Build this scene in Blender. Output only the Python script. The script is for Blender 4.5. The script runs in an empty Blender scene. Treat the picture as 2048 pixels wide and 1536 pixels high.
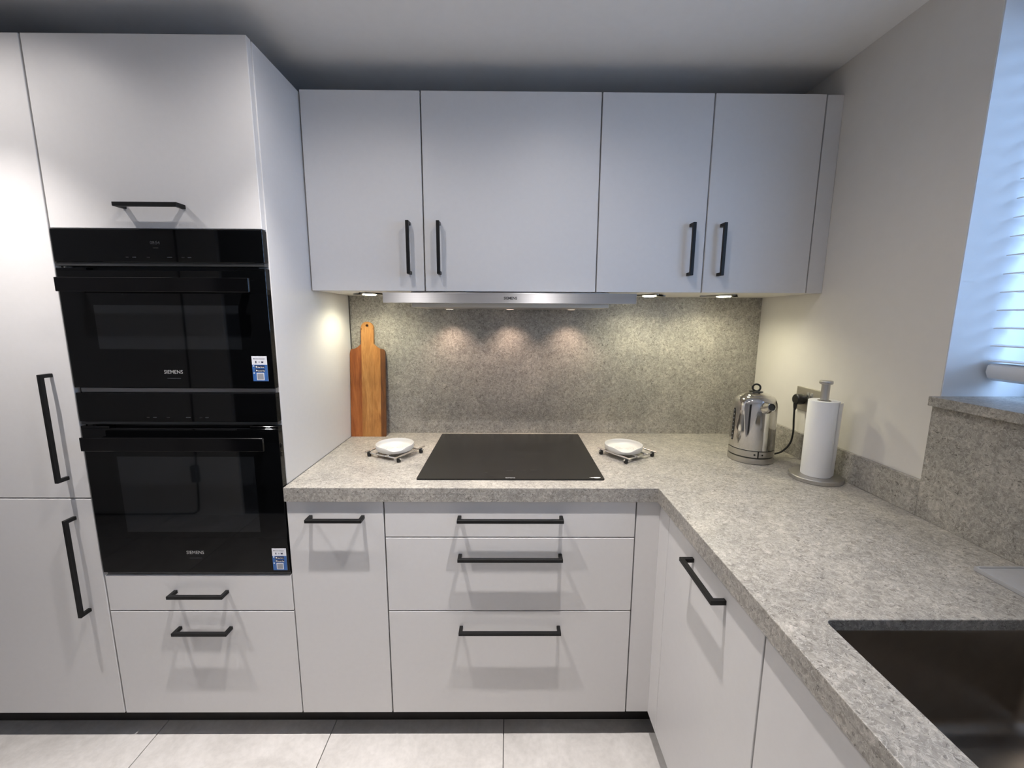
import bpy, bmesh, math, random
from mathutils import Vector, Matrix

random.seed(7)
S = bpy.context.scene
COL = S.collection
PI = math.pi

# ------------------------------------------------------------------ camera
cam_d = bpy.data.cameras.new('camera')
cam_d.sensor_fit = 'HORIZONTAL'
cam_d.sensor_width = 36.0
cam_d.lens = 842.4033 / 2048 * 36.0
cam_d.clip_start = 0.02
cam = bpy.data.objects.new('camera', cam_d)
COL.objects.link(cam)
yaw, pit, rol = (math.radians(a) for a in (0.4362, -8.8995, 0.2856))
f = Vector((math.sin(yaw) * math.cos(pit), math.cos(yaw) * math.cos(pit), math.sin(pit)))
r0 = Vector((math.cos(yaw), -math.sin(yaw), 0))
u0 = r0.cross(f)
r1 = r0 * math.cos(rol) + u0 * math.sin(rol)
u1 = -r0 * math.sin(rol) + u0 * math.cos(rol)
cam.matrix_world = Matrix(((r1.x, u1.x, -f.x, 0.6951), (r1.y, u1.y, -f.y, -1.2465),
                           (r1.z, u1.z, -f.z, 1.4295), (0, 0, 0, 1)))
S.camera = cam

# ------------------------------------------------------------------ world, exposure
W = bpy.data.worlds.new('sky')
S.world = W
W.use_nodes = True
bg = W.node_tree.nodes['Background']
wt_ = W.node_tree
_tc = wt_.nodes.new('ShaderNodeTexCoord')
_sx = wt_.nodes.new('ShaderNodeSeparateXYZ')
_rp = wt_.nodes.new('ShaderNodeValToRGB')
_mr = wt_.nodes.new('ShaderNodeMapRange')
_mr.inputs[1].default_value = -1.0
_mr.inputs[2].default_value = 1.0
wt_.links.new(_tc.outputs['Generated'], _sx.inputs[0])
wt_.links.new(_sx.outputs[2], _mr.inputs[0])
wt_.links.new(_mr.outputs[0], _rp.inputs[0])
_e = _rp.color_ramp.elements          # dusk sky above, dim ground below the horizon
_e[0].position, _e[0].color = 0.36, (0.12, 0.17, 0.25, 1)
_e[1].position, _e[1].color = 0.47, (0.42, 0.63, 1.0, 1)
_z = _rp.color_ramp.elements.new(1.0)   # overcast: zenith brighter than horizon
_z.color = (0.68, 1.0, 1.55, 1)
wt_.links.new(_rp.outputs[0], bg.inputs[0])
bg.inputs[1].default_value = 5.6
vs = S.view_settings
vs.view_transform = 'Standard'
vs.look = 'None'
vs.exposure = 0.2
vs.gamma = 1.0
vs.use_curve_mapping = False

# light levels
P_DOWN = 76.0       # ceiling downlights, main beam (W)
P_SPILL = 10.0      # ceiling downlights, wide spill around the beam
P_UNDER = 4.8       # under cabinet lamps
P_HOOD = 3.0        # hood lamps
C_DOWN = (1.0, 0.945, 0.91)
C_UNDER = (1.0, 0.945, 0.68)
C_HOOD = (1.0, 0.74, 0.58)


# ------------------------------------------------------------------ materials
def lin(r, g, b):
    def c(v):
        v /= 255.0
        return v / 12.92 if v <= 0.04045 else ((v + 0.055) / 1.055) ** 2.4
    return (c(r), c(g), c(b), 1)


def new_mat(name):
    m = bpy.data.materials.new(name)
    m.use_nodes = True
    nt = m.node_tree
    b = nt.nodes['Principled BSDF']
    return m, nt, b


def N(nt, t, **kw):
    n = nt.nodes.new(t)
    for k, v in kw.items():
        if k in n.inputs.keys() if isinstance(k, str) else False:
            n.inputs[k].default_value = v
        else:
            setattr(n, k, v)
    return n


def noise(nt, coord, scale, detail=4, rough=0.5, dist=0.0):
    n = nt.nodes.new('ShaderNodeTexNoise')
    n.inputs['Scale'].default_value = scale
    n.inputs['Detail'].default_value = detail
    n.inputs['Roughness'].default_value = rough
    n.inputs['Distortion'].default_value = dist
    if coord is not None:
        nt.links.new(coord, n.inputs['Vector'])
    return n


def ramp(nt, src, stops, interp='LINEAR'):
    n = nt.nodes.new('ShaderNodeValToRGB')
    n.color_ramp.interpolation = interp
    e = n.color_ramp.elements
    while len(e) < len(stops):
        e.new(0.5)
    for el, (p, c) in zip(e, stops):
        el.position = p
        el.color = c if len(c) == 4 else (*c, 1)
    nt.links.new(src, n.inputs[0])
    return n


def mixc(nt, fac, a, b, mode='MIX'):
    n = nt.nodes.new('ShaderNodeMix')
    n.data_type = 'RGBA'
    n.blend_type = mode
    for sock, v in ((n.inputs[0], fac), (n.inputs[6], a), (n.inputs[7], b)):
        if isinstance(v, (int, float)):
            sock.default_value = v
        elif isinstance(v, tuple):
            sock.default_value = v
        else:
            nt.links.new(v, sock)
    return n.outputs[2]


def bump(nt, b, h, strength=0.1, dist=0.001):
    n = nt.nodes.new('ShaderNodeBump')
    n.inputs['Strength'].default_value = strength
    n.inputs['Distance'].default_value = dist
    nt.links.new(h, n.inputs['Height'])
    nt.links.new(n.outputs[0], b.inputs['Normal'])


def objco(nt, scale=None):
    t = nt.nodes.new('ShaderNodeTexCoord').outputs['Object']
    if scale:
        m = nt.nodes.new('ShaderNodeMapping')
        m.inputs['Scale'].default_value = scale
        nt.links.new(t, m.inputs['Vector'])
        return m.outputs[0]
    return t


MAT = {}


def simple(name, col, rough=0.5, metal=0.0, var=0.04, vscale=14, bmp=0.0, bscale=400, spec=None, coat=0.0):
    m, nt, b = new_mat(name)
    co = objco(nt)
    n = noise(nt, co, vscale, 5, 0.6)
    lo = tuple(max(0, c * (1 - var)) for c in col[:3]) + (1,)
    hi = tuple(min(1, c * (1 + var)) for c in col[:3]) + (1,)
    rp = ramp(nt, n.outputs[0], [(0.3, lo), (0.7, hi)])
    nt.links.new(rp.outputs[0], b.inputs['Base Color'])
    b.inputs['Roughness'].default_value = rough
    b.inputs['Metallic'].default_value = metal
    if spec is not None:
        b.inputs['Specular IOR Level'].default_value = spec
    if coat:
        b.inputs['Coat Weight'].default_value = coat
        b.inputs['Coat Roughness'].default_value = 0.03
    if bmp:
        n2 = noise(nt, co, bscale, 3, 0.6)
        bump(nt, b, n2.outputs[0], bmp, 0.0006)
    MAT[name] = m
    return m


def stone_mat(name, tint=(1, 1, 1)):
    m, nt, b = new_mat(name)
    co = objco(nt)
    # warp the coordinates so the flakes curl
    wn = noise(nt, co, 38, 3, 0.6)
    vm = nt.nodes.new('ShaderNodeVectorMath')
    vm.operation = 'MULTIPLY_ADD'
    nt.links.new(wn.outputs['Color'], vm.inputs[0])
    vm.inputs[1].default_value = (0.024, 0.024, 0.024)
    nt.links.new(co, vm.inputs[2])
    wc = vm.outputs[0]
    vo = nt.nodes.new('ShaderNodeTexVoronoi')
    vo.inputs['Scale'].default_value = 135
    nt.links.new(wc, vo.inputs['Vector'])
    sep = nt.nodes.new('ShaderNodeSeparateColor')
    nt.links.new(vo.outputs['Color'], sep.inputs[0])
    t = lambda c: tuple(a * k for a, k in zip(c, tint)) + (1,)
    fn = noise(nt, wc, 75, 4, 0.62, 1.6)
    fmx = nt.nodes.new('ShaderNodeMix')
    fmx.inputs[0].default_value = 0.62
    nt.links.new(sep.outputs[0], fmx.inputs[2])
    fmr = nt.nodes.new('ShaderNodeMapRange')
    fmr.inputs[1].default_value = 0.27
    fmr.inputs[2].default_value = 0.73
    nt.links.new(fn.outputs[0], fmr.inputs[0])
    nt.links.new(fmr.outputs[0], fmx.inputs[3])
    flake = ramp(nt, fmx.outputs[0], [(0.08, t((0.225, 0.21, 0.19))), (0.4, t((0.345, 0.328, 0.30))),
                                      (0.65, t((0.435, 0.415, 0.381))), (0.92, t((0.60, 0.556, 0.515)))])
    # broad cloudiness
    big = noise(nt, co, 7, 5, 0.6, 0.6)
    cloud = ramp(nt, big.outputs[0], [(0.3, (0.76, 0.765, 0.775)), (0.7, (1.16, 1.145, 1.12))])
    c1 = mixc(nt, 1.0, flake.outputs[0], cloud.outputs[0], 'MULTIPLY')
    # pale curly shell outlines
    sq = noise(nt, wc, 48, 2, 0.5, 2.6)
    sl = ramp(nt, sq.outputs[0], [(0.47, (0, 0, 0)), (0.50, (1, 1, 1)), (0.53, (0, 0, 0))])
    c2 = mixc(nt, mul(nt, sl.outputs[0], 0.68), c1, t((0.68, 0.655, 0.61)))
    # dark curls and specks
    dq = noise(nt, wc, 95, 2, 0.5, 1.8)
    dl = ramp(nt, dq.outputs[0], [(0.64, (0, 0, 0)), (0.70, (1, 1, 1))])
    c3 = mixc(nt, mul(nt, dl.outputs[0], 0.85), c2, t((0.135, 0.126, 0.113)))
    d2 = noise(nt, co, 260, 1, 0.5, 0.3)
    ds = ramp(nt, d2.outputs[0], [(0.715, (0, 0, 0)), (0.745, (1, 1, 1))])
    c4 = mixc(nt, mul(nt, ds.outputs[0], 0.8), c3, t((0.07, 0.068, 0.062)))
    nt.links.new(c4, b.inputs['Base Color'])
    b.inputs['Roughness'].default_value = 0.36
    b.inputs['Specular IOR Level'].default_value = 0.4
    MAT[name] = m


def mul(nt, src, k):
    n = nt.nodes.new('ShaderNodeMath')
    n.operation = 'MULTIPLY'
    nt.links.new(src, n.inputs[0])
    n.inputs[1].default_value = k
    return n.outputs[0]


def wood_mat(name, dark, mid, light, seed):
    m, nt, b = new_mat(name)
    tc = nt.nodes.new('ShaderNodeTexCoord').outputs['Object']
    mp = nt.nodes.new('ShaderNodeMapping')
    mp.inputs['Location'].default_value = (seed * 1.7, seed * 0.9, seed * 0.37)
    mp.inputs['Scale'].default_value = (26, 26, 2.4)
    nt.links.new(tc, mp.inputs['Vector'])
    n1 = noise(nt, mp.outputs[0], 1.1, 5, 0.6, 1.6)
    mp2 = nt.nodes.new('ShaderNodeMapping')
    mp2.inputs['Scale'].default_value = (260, 260, 9)
    nt.links.new(tc, mp2.inputs['Vector'])
    n2 = noise(nt, mp2.outputs[0], 1.0, 3, 0.6)
    rp = ramp(nt, n1.outputs[0], [(0.28, dark), (0.5, mid), (0.75, light)])
    rp2 = ramp(nt, n2.outputs[0], [(0.35, (0.86, 0.84, 0.8)), (0.65, (1.06, 1.06, 1.06))])
    c = mixc(nt, 1.0, rp.outputs[0], rp2.outputs[0], 'MULTIPLY')
    nt.links.new(c, b.inputs['Base Color'])
    b.inputs['Roughness'].default_value = 0.42
    bump(nt, b, n2.outputs[0], 0.06, 0.0004)
    MAT[name] = m


def brushed(name, col, rough, aniso=0.0, rot=0.0, sc=(3, 3, 900), amt=0.06):
    m, nt, b = new_mat(name)
    co = objco(nt, sc)
    n = noise(nt, co, 1.0, 4, 0.6)
    lo = tuple(c * (1 - amt) for c in col[:3]) + (1,)
    hi = tuple(min(1, c * (1 + amt)) for c in col[:3]) + (1,)
    rp = ramp(nt, n.outputs[0], [(0.3, lo), (0.7, hi)])
    nt.links.new(rp.outputs[0], b.inputs['Base Color'])
    b.inputs['Metallic'].default_value = 1.0
    b.inputs['Roughness'].default_value = rough
    if aniso:
        b.inputs['Anisotropic'].default_value = aniso
        b.inputs['Anisotropic Rotation'].default_value = rot
        tg = nt.nodes.new('ShaderNodeTangent')
        tg.direction_type = 'RADIAL'
        tg.axis = 'Z'
        nt.links.new(tg.outputs[0], b.inputs['Tangent'])
    MAT[name] = m


def emit(name, col, strength):
    m, nt, b = new_mat(name)
    b.inputs['Base Color'].default_value = (0.8, 0.8, 0.8, 1)
    b.inputs['Emission Color'].default_value = (*col, 1)
    b.inputs['Emission Strength'].default_value = strength
    MAT[name] = m


simple('front', (0.66, 0.648, 0.645), 0.42, var=0.012, vscale=60, spec=0.35)
simple('carcass', (0.62, 0.61, 0.60), 0.5, var=0.01)
simple('carcass_gap_shade', (0.05, 0.05, 0.05), 0.6, var=0.02)  # carcass darkened so the shade in the door gaps is in its colour
simple('underside', (0.74, 0.72, 0.68), 0.5, var=0.01)
simple('ceiling_paint', (0.84, 0.835, 0.835), 0.9, var=0.012, vscale=30)
simple('wall_paint', (0.70, 0.672, 0.635), 0.85, var=0.012, vscale=25)
simple('reveal_paint', (0.80, 0.80, 0.80), 0.85, var=0.01, vscale=25)
simple('rear_paint', (0.80, 0.79, 0.78), 0.85, var=0.02)
simple('added_dark_door', (0.025, 0.026, 0.03), 0.5, var=0.1)
simple('plinth', (0.018, 0.015, 0.014), 0.55, var=0.15)
simple('handle_black', (0.007, 0.007, 0.0075), 0.45, var=0.1, spec=0.28)
simple('grout', (0.16, 0.155, 0.15), 0.9, var=0.1, vscale=80)
simple('black_glass', (0.0022, 0.0024, 0.0028), 0.03, var=0.02, spec=0.32)
simple('oven_window', (0.007, 0.008, 0.0095), 0.03, var=0.05, spec=0.6)
simple('oven_body', (0.02, 0.02, 0.022), 0.5)
simple('oven_trim', (0.085, 0.087, 0.09), 0.35, metal=0.7, var=0.04)
simple('oven_trim_light', (0.30, 0.30, 0.31), 0.35, metal=0.8, var=0.04)
simple('handle_oven', (0.0025, 0.0025, 0.003), 0.10, var=0.05, spec=0.3)
simple('logo_grey', (0.36, 0.36, 0.36), 0.5)
simple('logo_dim', (0.03, 0.033, 0.038), 0.5)
simple('logo_dark', (0.014, 0.014, 0.015), 0.5)
simple('logo_white', (0.85, 0.85, 0.83), 0.5)
simple('sticker_white', (0.78, 0.79, 0.84), 0.45)
simple('sticker_blue', (0.045, 0.14, 0.40), 0.45, var=0.1, vscale=40)
simple('sticker_navy', (0.008, 0.012, 0.045), 0.45)
simple('sticker_grey', (0.30, 0.31, 0.35), 0.5)
simple('hob_glass', (0.012, 0.012, 0.0115), 0.26, var=0.25, vscale=35, spec=0.5)
simple('ceramic', (0.60, 0.59, 0.57), 0.3, var=0.012, coat=0.3)
simple('rubber', (0.008, 0.008, 0.008), 0.6)
simple('plastic_black', (0.012, 0.012, 0.012), 0.35)
simple('paper', (0.83, 0.83, 0.84), 0.95, var=0.01, bmp=0.5, bscale=330)
simple('cardboard', (0.35, 0.28, 0.2), 0.9)
simple('blind_white', (0.80, 0.80, 0.80), 0.45, var=0.01)
simple('upvc', (0.80, 0.81, 0.82), 0.35, var=0.01)
simple('tray_grey', (0.36, 0.36, 0.37), 0.6, var=0.03, vscale=50)
simple('sink_steel', (0.33, 0.30, 0.27), 0.34, metal=1.0, var=0.06, vscale=30)
simple('cable', (0.012, 0.012, 0.013), 0.5)
stone_mat('stone', (0.86, 0.855, 0.85))
wood_mat('wood_red', lin(120, 62, 26), lin(152, 86, 40), lin(178, 108, 56), 1)
wood_mat('wood_tan', lin(158, 104, 52), lin(182, 128, 70), lin(200, 148, 88), 2)
wood_mat('wood_tan2', lin(138, 86, 40), lin(178, 122, 64), lin(196, 142, 82), 3)
wood_mat('wood_dark', lin(80, 46, 20), lin(108, 66, 30), lin(140, 90, 46), 4)
brushed('hood_steel', (0.60, 0.60, 0.615), 0.45, 0.95, 0.25, (2, 2, 700))
brushed('socket_steel', (0.58, 0.55, 0.49), 0.5, 0, 0, (4, 4, 600))
brushed('holder_steel', (0.55, 0.535, 0.52), 0.38, 0, 0, (500, 500, 6))
brushed('kettle_steel', (0.62, 0.605, 0.585), 0.07, 0, 0, (20, 20, 20), 0.01)
brushed('kettle_band', (0.56, 0.54, 0.51), 0.28, 0, 0, (4, 4, 900))
brushed('chrome', (0.80, 0.79, 0.78), 0.24, 0, 0, (30, 30, 30), 0.02)
brushed('lamp_metal', (0.42, 0.40, 0.37), 0.4, 0, 0, (30, 30, 30), 0.02)
emit('lens_under', C_UNDER, 40.0)
emit('lens_hood', C_HOOD, 3.0)
emit('lens_down', C_DOWN, 20.0)


def tile_mat():
    m, nt, b = new_mat('tile')
    tc = nt.nodes.new('ShaderNodeTexCoord').outputs['Object']
    oi = nt.nodes.new('ShaderNodeObjectInfo')
    vm = nt.nodes.new('ShaderNodeVectorMath')
    vm.operation = 'MULTIPLY_ADD'
    cmb = nt.nodes.new('ShaderNodeCombineXYZ')
    for i in range(3):
        nt.links.new(oi.outputs['Random'], cmb.inputs[i])
    nt.links.new(cmb.outputs[0], vm.inputs[0])
    vm.inputs[1].default_value = (9, 5, 3)
    nt.links.new(tc, vm.inputs[2])
    n1 = noise(nt, vm.outputs[0], 5, 7, 0.62, 0.8)
    n2 = noise(nt, vm.outputs[0], 60, 4, 0.6)
    r1 = ramp(nt, n1.outputs[0], [(0.28, (0.49, 0.468, 0.448)), (0.5, (0.60, 0.577, 0.556)), (0.72, (0.68, 0.655, 0.635))])
    r2 = ramp(nt, n2.outputs[0], [(0.35, (0.94, 0.94, 0.94)), (0.65, (1.04, 1.04, 1.04))])
    c = mixc(nt, 1.0, r1.outputs[0], r2.outputs[0], 'MULTIPLY')
    nt.links.new(c, b.inputs['Base Color'])
    b.inputs['Roughness'].default_value = 0.5
    bump(nt, b, n2.outputs[0], 0.04, 0.0005)
    MAT['tile'] = m


tile_mat()


def glass_mat():
    m = bpy.data.materials.new('window_glass')
    m.use_nodes = True
    nt = m.node_tree
    nt.nodes.clear()
    o = nt.nodes.new('ShaderNodeOutputMaterial')
    mx = nt.nodes.new('ShaderNodeMixShader')
    tr = nt.nodes.new('ShaderNodeBsdfTransparent')
    tr.inputs[0].default_value = (0.93, 0.97, 1.0, 1)
    gl = nt.nodes.new('ShaderNodeBsdfGlossy')
    gl.inputs['Roughness'].default_value = 0.02
    mx.inputs[0].default_value = 0.06
    nt.links.new(tr.outputs[0], mx.inputs[1])
    nt.links.new(gl.outputs[0], mx.inputs[2])
    nt.links.new(mx.outputs[0], o.inputs[0])
    MAT['window_glass'] = m


glass_mat()


# ------------------------------------------------------------------ mesh helpers
def BX(bm, x0, x1, y0, y1, z0, z1, bev=0.0, seg=1):
    b2 = bmesh.new()
    r = bmesh.ops.create_cube(b2, size=1.0)
    for v in r['verts']:
        v.co = Vector((x0 + (v.co.x + .5) * (x1 - x0), y0 + (v.co.y + .5) * (y1 - y0), z0 + (v.co.z + .5) * (z1 - z0)))
    if bev:
        bmesh.ops.bevel(b2, geom=b2.edges[:], offset=bev, segments=seg, profile=0.5, affect='EDGES')
    merge(bm, b2)
    return bm


def merge(bm, b2, mat=None):
    me = bpy.data.meshes.new('tmp')
    b2.to_mesh(me)
    b2.free()
    if mat is not None:
        me.transform(mat)
    bm.from_mesh(me)
    bpy.data.meshes.remove(me)


def lathe(bm, prof, n=48, c=(0, 0, 0), cap0=True, cap1=True):
    rings = []
    for r, z in prof:
        if r < 1e-6:
            rings.append([bm.verts.new((c[0], c[1], c[2] + z))])
        else:
            rings.append([bm.verts.new((c[0] + r * math.cos(2 * PI * i / n), c[1] + r * math.sin(2 * PI * i / n), c[2] + z)) for i in range(n)])
    for a, b in zip(rings, rings[1:]):
        for i in range(n):
            j = (i + 1) % n
            if len(a) == 1 and len(b) == 1:
                continue
            if len(a) == 1:
                bm.faces.new((a[0], b[j], b[i])) if False else bm.faces.new((a[0], b[i], b[j]))
            elif len(b) == 1:
                bm.faces.new((a[i], a[j], b[0]))
            else:
                bm.faces.new((a[i], a[j], b[j], b[i]))
    if cap0 and len(rings[0]) > 1:
        bm.faces.new(list(reversed(rings[0])))
    if cap1 and len(rings[-1]) > 1:
        bm.faces.new(rings[-1])
    return bm


def tube(bm, pts, r, n=10):
    pts = [Vector(p) for p in pts]
    t0 = (pts[1] - pts[0]).normalized()
    up = Vector((0, 0, 1)) if abs(t0.z) < 0.9 else Vector((1, 0, 0))
    s = t0.cross(up).normalized()
    rings = []
    for i, p in enumerate(pts):
        a = pts[max(0, i - 1)]
        b = pts[min(len(pts) - 1, i + 1)]
        t = (b - a).normalized()
        s = (s - t * s.dot(t)).normalized()
        u = t.cross(s)
        rings.append([bm.verts.new(p + (s * math.cos(2 * PI * k / n) + u * math.sin(2 * PI * k / n)) * r) for k in range(n)])
    for a, b in zip(rings, rings[1:]):
        for k in range(n):
            j = (k + 1) % n
            bm.faces.new((a[k], a[j], b[j], b[k]))
    bm.faces.new(list(reversed(rings[0])))
    bm.faces.new(rings[-1])
    return bm


def spline(P, n=10):
    P = [Vector(p) for p in P]
    out = []
    for i in range(len(P) - 1):
        p0, p1, p2, p3 = P[max(0, i - 1)], P[i], P[i + 1], P[min(len(P) - 1, i + 2)]
        for k in range(n):
            t = k / n
            out.append(0.5 * ((2 * p1) + (p2 - p0) * t + (2 * p0 - 5 * p1 + 4 * p2 - p3) * t * t + (3 * p1 - p0 - 3 * p2 + p3) * t ** 3))
    out.append(P[-1])
    return out


def prism(bm, poly, axis, a, b):
    """extrude a 2d polygon along an axis: axis 'Y': poly=(x,z); 'Z': (x,y); 'X': (y,z)"""
    def mk(p, t):
        return {'Y': (p[0], t, p[1]), 'Z': (p[0], p[1], t), 'X': (t, p[0], p[1])}[axis]
    A = [bm.verts.new(mk(p, a)) for p in poly]
    B = [bm.verts.new(mk(p, b)) for p in poly]
    bm.faces.new(A)
    bm.faces.new(list(reversed(B)))
    n = len(poly)
    for i in range(n):
        j = (i + 1) % n
        bm.faces.new((A[j], A[i], B[i], B[j]))
    return bm


def smooth_by_angle(me, ang=35):
    for p in me.polygons:
        p.use_smooth = True
    try:
        me.set_sharp_from_angle(angle=math.radians(ang))
    except Exception:
        pass


def link(o, parent=None):
    COL.objects.link(o)
    if parent is not None:
        o.parent = parent
    return o


def wloc(o):
    v = Vector(o.location)
    while o.parent:
        o = o.parent
        v += Vector(o.location)
    return v


def obj(name, bm, mat, parent=None, smooth=False, origin=None, mats=None):
    """bm holds world coordinates; the object's origin is the parent's origin, or `origin`, or the base centre"""
    bmesh.ops.recalc_face_normals(bm, faces=bm.faces[:])
    me = bpy.data.meshes.new(name)
    bm.to_mesh(me)
    bm.free()
    if parent is not None:
        o0 = wloc(parent)
    elif origin is not None:
        o0 = Vector(origin)
    else:
        xs = [v.co for v in me.vertices]
        mn = Vector((min(v.x for v in xs), min(v.y for v in xs), min(v.z for v in xs)))
        mx = Vector((max(v.x for v in xs), max(v.y for v in xs), max(v.z for v in xs)))
        o0 = Vector(((mn.x + mx.x) / 2, (mn.y + mx.y) / 2, mn.z))
    me.transform(Matrix.Translation(-o0))
    for m in (mats or [mat]):
        me.materials.append(MAT[m])
    if smooth:
        smooth_by_angle(me)
    o = bpy.data.objects.new(name, me)
    link(o, parent)
    if parent is None:
        o.location = o0
    return o


def tag(o, label, cat, group=None):
    o['label'] = label
    o['category'] = cat
    if group:
        o['group'] = group
    return o


def struct(o, label=None):
    o['kind'] = 'structure'
    if label:
        o['label'] = label
    return o


def thing(name, loc, label, cat, group=None):
    e = bpy.data.objects.new(name, None)
    e.empty_display_size = 0.05
    e.location = loc
    link(e)
    return tag(e, label, cat, group)


def box(name, dims, mat, parent=None, bev=0.0, smooth=False):
    bm = bmesh.new()
    BX(bm, *dims, bev=bev)
    return obj(name, bm, mat, parent, smooth)


def text(name, s, size, loc, mat, parent, flat=False, bold=0.0, squeeze=1.0, align='CENTER'):
    cu = bpy.data.curves.new(name, 'FONT')
    cu.body = s
    cu.size = size
    cu.align_x = align
    cu.align_y = 'CENTER'
    cu.extrude = 0.0001
    cu.offset = bold
    cu.resolution_u = 3
    t = bpy.data.objects.new('tmp_text', cu)
    COL.objects.link(t)
    bpy.context.view_layer.update()
    dg = bpy.context.evaluated_depsgraph_get()
    me = bpy.data.meshes.new_from_object(t.evaluated_get(dg))
    bpy.data.objects.remove(t)
    bpy.data.curves.remove(cu)
    M = Matrix.Translation(Vector(loc)) @ (Matrix.Identity(4) if flat else Matrix.Rotation(PI / 2, 4, 'X')) @ Matrix.Diagonal((squeeze, 1, 1, 1))
    me.transform(M)
    me.transform(Matrix.Translation(-wloc(parent)))
    me.materials.clear()
    me.materials.append(MAT[mat])
    me.name = name
    o = bpy.data.objects.new(name, me)
    link(o, parent)
    return o


def spot(name, loc, power, col, angle, blend, radius, parent=None, rot=(0, 0, 0)):
    l = bpy.data.lights.new(name, 'SPOT')
    l.energy = power
    l.color = col
    l.spot_size = math.radians(angle)
    l.spot_blend = blend
    l.shadow_soft_size = radius
    o = bpy.data.objects.new(name, l)
    link(o, parent)
    o.location = Vector(loc) - (wloc(parent) if parent else Vector())
    o.rotation_euler = rot
    return o


# ------------------------------------------------------------------ key dimensions (metres, from the camera fit)
ZT, ZUB = 2.1657, 1.5214          # top of tall/wall units, bottom of wall units
YU, YW = 0.2689, 0.6235           # wall unit door plane, splashback face
XW, XU = 1.803, 1.791             # right wall face, upstand face
ZW, ZC = 0.9096, 2.2653           # worktop top, ceiling
XR = 1.1737                       # right run door plane
YREV = -0.190                     # window reveal edge
YF = -1.66                        # wall behind the camera
XL = -2.318

# ------------------------------------------------------------------ the room
fl = struct(box('floor', (XL, XW + .3, YF - .1, YW + .2, -0.10, -0.0075), 'grout'), 'dark grout bed under pale concrete-look floor tiles')
bm = bmesh.new()
tw = 0.5972
BX(bm, -tw / 2, tw / 2, -tw / 2, tw / 2, -0.0074, 0.0, 0.0008)
bmesh.ops.recalc_face_normals(bm, faces=bm.faces[:])
tme = bpy.data.meshes.new('floor_tile')
bm.to_mesh(tme)
bm.free()
tme.materials.append(MAT['tile'])
for i in range(-4, 3):
    for j in range(-3, 2):
        cx, cy = 0.0815 + 0.6 * (i + .5), -0.14 + 0.6 * (j + .5)
        if cx - .3 < XL - .01 or cx + .3 > XW + .29:
            continue
        t = bpy.data.objects.new('floor_tile', tme)
        t.location = Vector((cx, cy, 0)) - Vector(fl.location)
        link(t, fl)

struct(box('ceiling', (XL - .1, XW + .3, YF - .1, YW + .2, ZC, ZC + 0.1), 'ceiling_paint'), 'white painted ceiling')
struct(box('wall_back', (XL - .1, XW + .3, YW + 0.0125, YW + .2, 0, ZC), 'wall_paint'), 'off-white back wall behind the cabinets')
struct(box('wall_left', (XL - .1, XL, YF - .1, YW + .0125, 0, ZC), 'wall_paint'), 'off-white left end wall')

# right wall with the window opening
WY0, WY1, WZ0, WZ1 = YREV, -1.46, 1.212, 2.185
bm = bmesh.new()
BX(bm, XW, XW + .3, YF, YW + .0125, 0, WZ0)
BX(bm, XW, XW + .3, YF, YW + .0125, WZ1, ZC)
BX(bm, XW, XW + .3, WY0, YW + .0125, WZ0, WZ1)
BX(bm, XW, XW + .3, YF, WY1, WZ0, WZ1)
wr = obj('wall_right', bm, 'wall_paint', origin=(XW, 0, 0))
struct(wr, 'off-white right wall around the window recess')
# painted plaster lining of the recess (lighter white)
bm = bmesh.new()
BX(bm, XW + .0015, XW + .235, WY0 - .0015, WY0, 1.2365, WZ1)
BX(bm, XW + .0015, XW + .235, WY1, WY1 + .0015, 1.2365, WZ1)
BX(bm, XW + .0015, XW + .235, WY1 + .0015, WY0 - .0015, WZ1 - .0015, WZ1)
lining = obj('recess_lining', bm, 'reveal_paint', wr)

# wall behind the camera, with a dark door added for its oven reflection
bm = bmesh.new()
BX(bm, XL, -1.24, YF - .1, YF, 0, ZC)
BX(bm, -0.36, XW + .3, YF - .1, YF, 0, ZC)
BX(bm, -1.24, -0.36, YF - .1, YF, 2.03, ZC)
struct(obj('wall_front', bm, 'rear_paint', origin=(0, YF, 0)), 'plain wall behind the photographer')
d1 = struct(box('added_door_1', (-1.236, -0.364, YF - .06, YF - .02, 0.005, 2.025), 'added_dark_door'), 'dark grey door added where the ovens mirror a dark opening')
bm = bmesh.new()
tube(bm, [(-.44, YF - .02, 1.0), (-.44, YF + .03, 1.0), (-.54, YF + .032, 1.0)], .009)
obj('door_handle', bm, 'chrome', d1, True)

# plinths
bm = bmesh.new()
BX(bm, -1.2, 1.239, 0.067, 0.083, 0.0, 0.0985)
struct(obj('baseboard_back', bm, 'plinth'), 'dark brown plinth under the back run of units')
bm = bmesh.new()
BX(bm, 1.239, 1.255, YF, 0.067, 0.0, 0.0985)
struct(obj('baseboard_right', bm, 'plinth'), 'dark brown plinth under the right run of units')

# ------------------------------------------------------------------ window, sill, blind
bm = bmesh.new()
FX0, FX1 = 2.045, 2.10
a0, a1, b0, b1 = WY1, WY0, 1.2375, WZ1
w = 0.06
BX(bm, FX0, FX1, a0, a0 + w, b0, b1, .003)
BX(bm, FX0, FX1, a1 - w, a1, b0, b1, .003)
BX(bm, FX0, FX1, a0 + w, a1 - w, b0, b0 + w, .003)
BX(bm, FX0, FX1, a0 + w, a1 - w, b1 - w, b1, .003)
ym = (a0 + a1) / 2
BX(bm, FX0 + .004, FX1, ym - .035, ym + .035, b0 + w, b1 - w, .003)
win = struct(obj('window_1', bm, 'upvc', origin=(FX0, ym, b0)), 'white framed window behind the blind')
for (p, q) in ((a0 + w, ym - .035), (ym + .035, a1 - w)):
    box('pane', (FX0 + .024, FX0 + .030, p, q, b0 + w, b1 - w), 'window_glass', win)

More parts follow.
